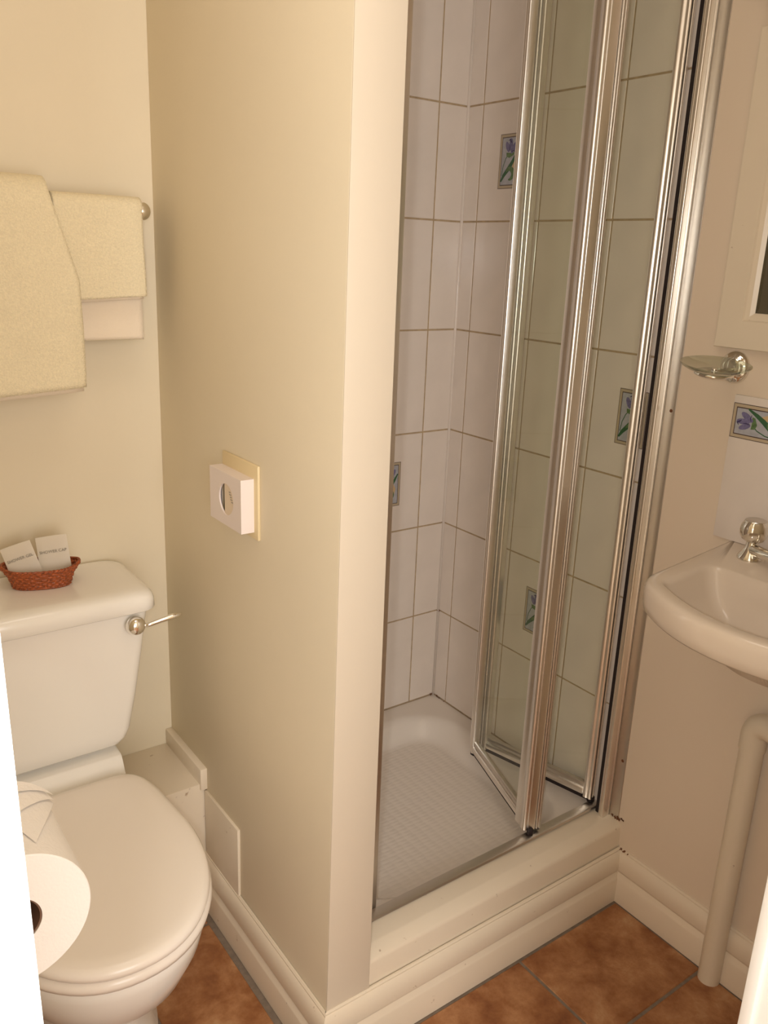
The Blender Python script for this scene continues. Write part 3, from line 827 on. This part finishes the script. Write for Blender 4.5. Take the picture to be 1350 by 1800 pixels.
bm = B(); drape(bm, 0.417, 0.569, 1.283, 1.213, 0.0070, 0.004, 3.1, wob=0.002, dz=0.008, xs=16); obj('hem', bm, M['towelhem'], ht, smooth=True)
bt = thing('bath_towel', 'large cream bath towel folded over the rail at the left', 'towel', (0.34, RY, RZ))
tp = lambda u, d: (u**3)*0.040*min(1, max(0, d+0.02)/0.14) if d > -0.02 else 0
bm = B(); drape(bm, 0.215, 0.404, 1.128, 1.16, 0.038, 0.018, 8.4, wob=0.006, curve=0.003, dz=0.018, taper=tp); obj('cloth', bm, M['towel'], bt, smooth=True)
bm = B(); drape(bm, 0.217, 0.403, 1.120, 1.20, 0.031, 0.004, 8.4, wob=0.003, curve=0.003, dz=0.016, xs=16, taper=tp); obj('hem', bm, M['towelhem'], bt, smooth=True)

# ---------------------------------------------------------------- sanitary bag dispenser on the partition
dp = thing('bag_dispenser', 'white plastic bag dispenser box mounted on a cream plate on the partition', 'dispenser', (XP, 1.256, 0.98))
bm = B(); box(bm, (XP-0.005, 1.184, 0.917), (XP, 1.318, 1.046), 0.0015, 2); obj('backing_plate', bm, M['plate'], dp, smooth=True, autos=40)
bx0 = XP-0.029
# front wall with a round opening, made as ring of faces
bm = B(); oc = (1.254, 0.976); orad = 0.0275; NS = 48
def sqpt(a):
    c_, s_ = cos(a), sin(a); k = min(0.0605/max(abs(c_), 1e-6), 0.0465/max(abs(s_), 1e-6)); return (1.258+c_*k, 0.9755+s_*k)
def ringv(x, f_): return [bm.verts.new((x, *f_(2*pi*k/NS))) for k in range(NS)]
hole = lambda a: (oc[0]+orad*cos(a), oc[1]+orad*sin(a))
r1 = ringv(bx0, hole); r2 = ringv(bx0, sqpt); r3 = ringv(bx0+0.003, hole)
r4 = ringv(XP-0.005, sqpt)
for k in range(NS):
    k2 = (k+1) % NS
    bm.faces.new((r1[k], r1[k2], r2[k2], r2[k])); bm.faces.new((r3[k], r3[k2], r1[k2], r1[k])); bm.faces.new((r2[k], r2[k2], r4[k2], r4[k]))
bmesh.ops.recalc_face_normals(bm, faces=bm.faces)
o = obj('box', bm, M['plastic'], dp)
bm = B(); G = []
for i in range(9):
    for j in range(2): pass
vs = [bm.verts.new(p) for p in ((bx0+0.0006, 1.224, 0.935), (bx0+0.0012, 1.262, 0.935), (bx0+0.0200, 1.292, 0.935), (bx0+0.0200, 1.292, 1.018), (bx0+0.0012, 1.262, 1.018), (bx0+0.0006, 1.224, 1.018))]
bm.faces.new((vs[0], vs[1], vs[4], vs[5])); bm.faces.new((vs[1], vs[2], vs[3], vs[4]))
obj('folded_bag', bm, M['bag'], dp)
bm = B()
for k in range(5):
    y_ = 1.240-0.0022*k; z_ = 0.992-0.004*k
    box(bm, (bx0+0.0001, y_-0.003, z_-0.0012), (bx0+0.0004, y_+0.003+0.001*(k % 2), z_+0.0006))
obj('printed_mark', bm, M['ink'], dp)

dp.location.x += 0.0060; dp.location.y += 0.0110; dp.location.z -= 0.0035
# ---------------------------------------------------------------- toilet roll (left foreground)
RC = Vector((0.088, 0.585, 0.874)); RR, RL = 0.0595, 0.100
tr = thing('toilet_roll', 'white toilet roll with folded paper end, behind the left door jamb', 'toilet roll', tuple(RC))
bm = B()
NS = 96
def ring_(r, y): return [bm.verts.new((RC.x+r*cos(2*pi*k/NS), y, RC.z+r*sin(2*pi*k/NS))) for k in range(NS)]
y0, y1 = RC.y, RC.y+RL
rs = [ring_(0.0215, y0), ring_(RR-0.001, y0), ring_(RR, y0+0.001), ring_(RR, y1-0.001), ring_(RR-0.001, y1), ring_(0.0215, y1)]
for A, Bq in zip(rs, rs[1:]+rs[:1]):
    for k in range(NS): bm.faces.new((A[k], A[(k+1) % NS], Bq[(k+1) % NS], Bq[k]))
bmesh.ops.recalc_face_normals(bm, faces=bm.faces)
obj('paper', bm, M['paper'], tr, smooth=True, autos=40)
bm = B()
rs = [ring_(0.0213, y0+0.001), ring_(0.0213, y1-0.001), ring_(0.0200, y1-0.001), ring_(0.0200, y0+0.001)]
for A, Bq in zip(rs, rs[1:]+rs[:1]):
    for k in range(NS): bm.faces.new((A[k], A[(k+1) % NS], Bq[(k+1) % NS], Bq[k]))
bmesh.ops.recalc_face_normals(bm, faces=bm.faces)
obj('core', bm, M['card'], tr, smooth=True, autos=40)
# folded end: a triangular point lying over the top with pleats
bm = B()
def onroll(a, y, h=0.0015): return Vector((RC.x+(RR+h)*cos(a), y, RC.z+(RR+h)*sin(a)))
n = 10
for (pa, pb, pc, h0) in (((66, 0.014), (25, 0.098), (100, 0.095), 0.0012), ((80, 0.045), (27, 0.098), (100, 0.096), 0.0032), ((92, 0.070), (30, 0.0985), (105, 0.097), 0.0054)):
    G = []
    for i in range(n+1):
        row = []
        for j in range(n+1-i):
            u, v = i/n, j/n; w_ = 1-u-v
            a = radians(w_*pa[0]+u*pb[0]+v*pc[0]); y = y0+w_*pa[1]+u*pb[1]+v*pc[1]
            row.append(bm.verts.new(onroll(a, y, h0+0.0015*(u+v)*(1-w_)+0.002*u)))
        G.append(row)
    for i in range(n):
        for j in range(n-i):
            bm.faces.new((G[i][j], G[i+1][j], G[i][j+1]))
            if j < n-i-1: bm.faces.new((G[i+1][j], G[i+1][j+1], G[i][j+1]))
obj('folded_end', bm, M['paper'], tr, smooth=False)
rh = thing('roll_holder', 'chrome toilet roll holder arm hidden inside the roll on the left wall', 'roll holder', (0.0, 0.70, 0.874))
bm = B(); tube(bm, [(0.001, 0.702, 0.874)]+arc_pts((0.02, 0.702, 0.874), (RC.x, 0.702, 0.8785), (RC.x, 0.600, 0.8880), 0.012)+[(RC.x, 0.598, 0.888)], 0.0055, 14)
obj('arm', bm, M['chrome'], rh, smooth=True, autos=50)
bm = B(); lathe(bm, [(0, 0.006), (0.018, 0.005), (0.022, 0.0), (0.0, 0.0)], (0.0005, 0.702, 0.874), (1, 0, 0)); obj('wall_rose', bm, M['chrome'], rh, smooth=True, autos=40)

# ================================================================ RIGHT WALL FITTINGS
# wash basin
wbn = thing('wash_basin', 'small white wall hung wash basin with rounded rim on the right wall', 'basin', (XR, 0.54, 0.88))
from mathutils.geometry import interpolate_bezier
def smooth_poly(corners, rads, n=7):
    out = []; N = len(corners)
    for i in range(N):
        p0, p, p1 = Vector(corners[i-1]), Vector(corners[i]), Vector(corners[(i+1) % N]); r = rads[i]
        u = (p0-p).normalized(); v = (p1-p).normalized(); a, b_ = p+u*r, p+v*r
        for k in range(n+1):
            t = k/n; out.append((1-t)**2*a+2*t*(1-t)*p+t*t*b_)
    return out
oc_ = [(XR-0.001, 0.815), (1.083, 0.777), (1.026, 0.680), (1.010, 0.588), (1.024, 0.496), (1.070, 0.397), (XR-0.001, 0.361)]
orr = [0.004, 0.045, 0.05, 0.05, 0.05, 0.045, 0.004]
ic_ = [(1.245, 0.755), (1.100, 0.746), (1.057, 0.670), (1.041, 0.588), (1.057, 0.506), (1.100, 0.430), (1.245, 0.421)]
irr = [0.030, 0.020, 0.05, 0.05, 0.05, 0.020, 0.030]
O_ = smooth_poly(oc_, orr); I_ = smooth_poly(ic_, irr)
cc = Vector((1.17, 0.588))
def sc(P, k, dx=0.0): return [Vector((cc.x+(p.x-cc.x)*k+dx, cc.y+(p.y-cc.y)*k)) for p in P]
def clampx(P): return [Vector((min(p.x, XR-0.001), p.y)) for p in P]
def shr(P, d):
    """inset towards the centre by about d"""
    out = []
    for p in P:
        v = cc-p; q = p+v.normalized()*d
        if p.x > XR-0.01: q.x = p.x
        out.append(q)
    return out
bm = B()
loops = []
def L3(P, z): return [(p.x, p.y, z) for p in P]
loops += [L3(sc(I_, 0.25, 0.02), 0.782), L3(sc(I_, 0.5, 0.02), 0.787), L3(shr(O_, 0.11), 0.804), L3(shr(O_, 0.065), 0.822), L3(shr(O_, 0.030), 0.842), L3(shr(O_, 0.022), 0.848), L3(shr(O_, 0.008), 0.848), L3(shr(O_, 0.003), 0.853), L3(shr(O_, 0.0005), 0.866), L3(O_, 0.884), L3(shr(O_, 0.002), 0.893), L3(shr(O_, 0.006), 0.898), L3(shr(O_, 0.013), 0.900)]
loops += [L3(shr(I_, -0.006), 0.8995), L3(I_, 0.897), L3(shr(I_, 0.006), 0.889), L3(shr(I_, 0.016), 0.860), L3(shr(I_, 0.035), 0.838), L3(shr(I_, 0.060), 0.820), L3(sc(I_, 0.35), 0.804), L3(sc(I_, 0.1), 0.801)]
loft(bm, loops)
obj('bowl', bm, M['basin'], wbn, smooth=True, autos=75)
bm = B(); lathe(bm, [(0, 0.003), (0.016, 0.003), (0.021, 0.001), (0.022, 0)], (1.17, 0.588, 0.8012)); obj('drain_ring', bm, M['chrome'], wbn, smooth=True)
bm = B(); tube(bm, [(1.20, 0.50, 0.785), (1.20, 0.50, 0.60)], 0.016, 20); obj('waste_tail', bm, M['white'], wbn, smooth=True, autos=40)

# tap
tp_ = thing('basin_tap', 'chrome pillar tap with round head on the basin ledge', 'tap', (1.327, 0.733, 0.899))
TPc = (1.327, 0.733, 0.8995)
bm = B(); lathe(bm, [(0.0, 0.0), (0.0215, 0.0), (0.0220, 0.003), (0.0195, 0.008), (0.014, 0.016), (0.010, 0.024), (0.0088, 0.034), (0.0, 0.034)], TPc, (0, 0, 1), 32)
bd = obj('body', bm, M['chrome'], tp_, smooth=True, autos=50)
bm = B(); tube(bm, arc_pts((1.324, 0.726, 0.918), (1.280, 0.65, 0.93), (1.266, 0.622, 0.905), 0.02), [0.0105]*11, 16); obj('spout', bm, M['chrome'], bd, smooth=True, autos=50)
bm = B(); prof = []
lathe(bm, [(0.0, 0.030), (0.010, 0.031), (0.018, 0.036), (0.0228, 0.044), (0.0238, 0.052), (0.0225, 0.061), (0.0185, 0.068), (0.0175, 0.0695)], TPc, (0, 0, 1), 40)
for v in bm.verts:      # faceted grip lobes
    a = math.atan2(v.co.y-TPc[1], v.co.x-TPc[0]); k = 1-0.05*max(0, cos(5*a))**2
    v.co.x = TPc[0]+(v.co.x-TPc[0])*k; v.co.y = TPc[1]+(v.co.y-TPc[1])*k
hd = obj('head', bm, M['chrome'], tp_, smooth=True, autos=60)
bm = B(); lathe(bm, [(0.0, 0.0715), (0.015, 0.0715), (0.0172, 0.0705), (0.0175, 0.069)], TPc, (0, 0, 1), 32); obj('cap', bm, M['alumatt'], hd, smooth=True, autos=40)

# splashback tiles
sp = thing('splashback', 'pinkish white splashback tiles with a blue flower strip above the basin', 'splashback', (XR, 0.74, 0.90))
k = 0
for (ya, yb_) in ((0.845, 0.645), (0.642, 0.442), (0.439, 0.355)):
    bm = B(); box(bm, (XR-0.006, yb_, 0.9005), (XR, ya, 1.166), 0.0015, 2)
    t_ = obj('tile', bm, M['tile'], sp, smooth=True, autos=40)
    if ya-yb_ > 0.1:
        t_['label'] = 'tile with a blue flower strip along its top'
        yc = ya-0.0015-0.057; zc = 1.121
        deco_parts(t_, lambda u, v, t, yc=yc, zc=zc: (XR-0.006-t, yc+v, zc+u), 0.062, 0.114)

# soap dish
sd = thing('soap_dish', 'round glass soap dish in a chrome wall holder under the mirror', 'soap dish', (XR, 0.857, 1.213))
bm = B(); lathe(bm, [(0.0, 0.016), (0.012, 0.0155), (0.019, 0.013), (0.0215, 0.009), (0.024, 0.0085), (0.0275, 0.005), (0.029, 0.0), (0.0, 0.0)], (XR-0.0005, 0.857, 1.212), (-1, 0, 0), 36)
obj('wall_rose', bm, M['chrome'], sd, smooth=True, autos=50)
DC = Vector((1.298, 0.836, 1.221)); DR = 0.0565
tiltm = Matrix.Rotation(radians(7), 3, Vector((0.75, -0.66, 0)))   # dips towards the room
def dish(bm, prof, seg=48):
    rings = []
    for r, h in prof:
        if r < 1e-6: rings.append([bm.verts.new(DC+tiltm @ Vector((0, 0, h)))])
        else: rings.append([bm.verts.new(DC+tiltm @ Vector((r*cos(2*pi*q/seg), r*sin(2*pi*q/seg), h))) for q in range(seg)])
    for A, Bq in zip(rings, rings[1:]):
        for q in range(seg):
            q2 = (q+1) % seg
            if len(A) == 1 and len(Bq) == 1: continue
            if len(A) == 1: bm.faces.new((A[0], Bq[q], Bq[q2]))
            elif len(Bq) == 1: bm.faces.new((A[q], Bq[0], A[q2]))
            else: bm.faces.new((A[q], A[q2], Bq[q2], Bq[q]))
    bmesh.ops.recalc_face_normals(bm, faces=bm.faces)
bm = B(); dish(bm, [(0.0, -0.0065), (0.030, -0.006), (0.045, -0.003), (0.0560, 0.003), (0.0585, 0.0045), (0.0590, 0.0035), (0.057, 0.001), (0.046, -0.0055), (0.030, -0.0085), (0.0, -0.009)])
obj('glass_dish', bm, M['clearglass'], sd, smooth=True, autos=60)
bm = B()
pts = [DC+tiltm @ Vector((0.030*cos(2*pi*q/32), 0.030*sin(2*pi*q/32), -0.0125)) for q in range(33)]
tube(bm, pts, 0.0032, 10, cap=False)
tube(bm, [DC+tiltm @ Vector((0.030, 0.0, -0.0125)), (1.350, 0.855, 1.205), (1.378, 0.857, 1.205)], [0.0035, 0.006, 0.009], 12)
obj('holder_ring', bm, M['chrome'], sd, smooth=True, autos=60)
bm = B(); dish(bm, [(0.0, -0.004), (0.004, -0.0042), (0.005, -0.006), (0.005, -0.012), (0.0, -0.0125)], 16); obj('drain_stud', bm, M['chrome'], sd, smooth=True, autos=40)

# mirror
mr_ = thing('wall_mirror', 'mirror in a wide cream painted moulded frame on the right wall', 'mirror', (XR, 0.66, 1.5))
FX = 1.372
y0_, y1_, z0_, z1_ = 0.895, 0.445, 1.246, 1.757
iy0, iy1, iz0, iz1 = 0.846, 0.494, 1.294, 1.709
gy0, gy1, gz0, gz1 = 0.829, 0.511, 1.308, 1.695
bm = B()
def rr(y0, y1, z0, z1, x): return [(x, y0, z0), (x, y1, z0), (x, y1, z1), (x, y0, z1)]
loft(bm, [rr(y0_, y1_, z0_, z1_, XR), rr(y0_, y1_, z0_, z1_, FX+0.003), rr(y0_-0.0015, y1_+0.0015, z0_+0.0015, z1_-0.0015, FX+0.0008), rr(y0_-0.004, y1_+0.004, z0_+0.019, z1_-0.004, FX),
          rr(iy0, iy1, iz0, iz1, FX), rr(iy0-0.002, iy1+0.002, iz0+0.002, iz1-0.002, FX+0.003), rr(iy0-0.010, iy1+0.010, iz0+0.008, iz1-0.008, FX+0.0045), rr(gy0, gy1, gz0, gz1, FX+0.009), rr(gy0, gy1, gz0, gz1, FX+0.012)], True, True)
obj('frame', bm, M['trim'], mr_)
bm = B(); loft(bm, [rr(gy0-0.0005, gy1+0.0005, gz0+0.0005, gz1-0.0005, FX+0.0115), rr(gy0-0.0005, gy1+0.0005, gz0+0.0005, gz1-0.0005, FX+0.0085), rr(gy0-0.007, gy1+0.007, gz0+0.007, gz1-0.007, FX+0.0070)])
obj('mirror_glass', bm, M['mirrorglass'], mr_)
# light fitting above the mirror, only its lower edge is in view
sl = thing('shaver_light', 'pale plastic light fitting above the mirror at the top edge', 'light', (XR, 0.70, 1.83))
bm = B(); box(bm, (1.335, 0.52, 1.795), (XR, 0.895, 1.87), 0.008, 3); obj('housing', bm, M['plastic'], sl, smooth=True, autos=40)
bm = B(); box(bm, (1.340, 0.55, 1.79), (1.385, 0.85, 1.797), 0.002, 2); obj('diffuser', bm, M['plastic'], sl, smooth=True, autos=40)

# waste pipe
wp = thing('waste_pipe', 'cream painted waste pipe rising from the floor to an elbow below the basin', 'pipe', (XR-0.033, 0.685, 0.0))
PX, PY = XR-0.0275, 0.686
bm = B(); tube(bm, [(PX, PY, -0.0005), (PX, PY, 0.555)], 0.0215, 28); obj('riser', bm, M['trim'], wp, smooth=True, autos=50)
bm = B(); pts = arc_pts((PX, PY, 0.535), (PX, PY, 0.590), (PX-0.006, PY-0.075, 0.590), 0.030, 10); tube(bm, pts, 0.0238, 28)
obj('elbow', bm, M['trim'], wp, smooth=True, autos=50)
bm = B(); lathe(bm, [(0.024, 0.0), (0.029, 0.001), (0.031, 0.004), (0.031, 0.018), (0.029, 0.021), (0.024, 0.022)], (PX-0.004, PY-0.058, 0.590), (-0.08, -1, 0.0), 10); obj('nut', bm, M['trim'], wp)
bm = B(); lathe(bm, [(0.022, 0.0), (0.0265, 0.001), (0.0265, 0.014), (0.022, 0.015)], (PX-0.006, PY-0.080, 0.590), (-0.08, -1, 0.0), 28); obj('nut', bm, M['trim'], wp, smooth=True, autos=40)
bm = B(); tube(bm, [(PX-0.006, PY-0.07, 0.59), (PX-0.02, 0.50, 0.588), (1.32, 0.46, 0.585), (1.24, 0.44, 0.56), (1.205, 0.47, 0.55), (1.20, 0.50, 0.56), (1.20, 0.50, 0.599)], 0.0195, 20); obj('trap', bm, M['trim'], wp, smooth=True, autos=60)
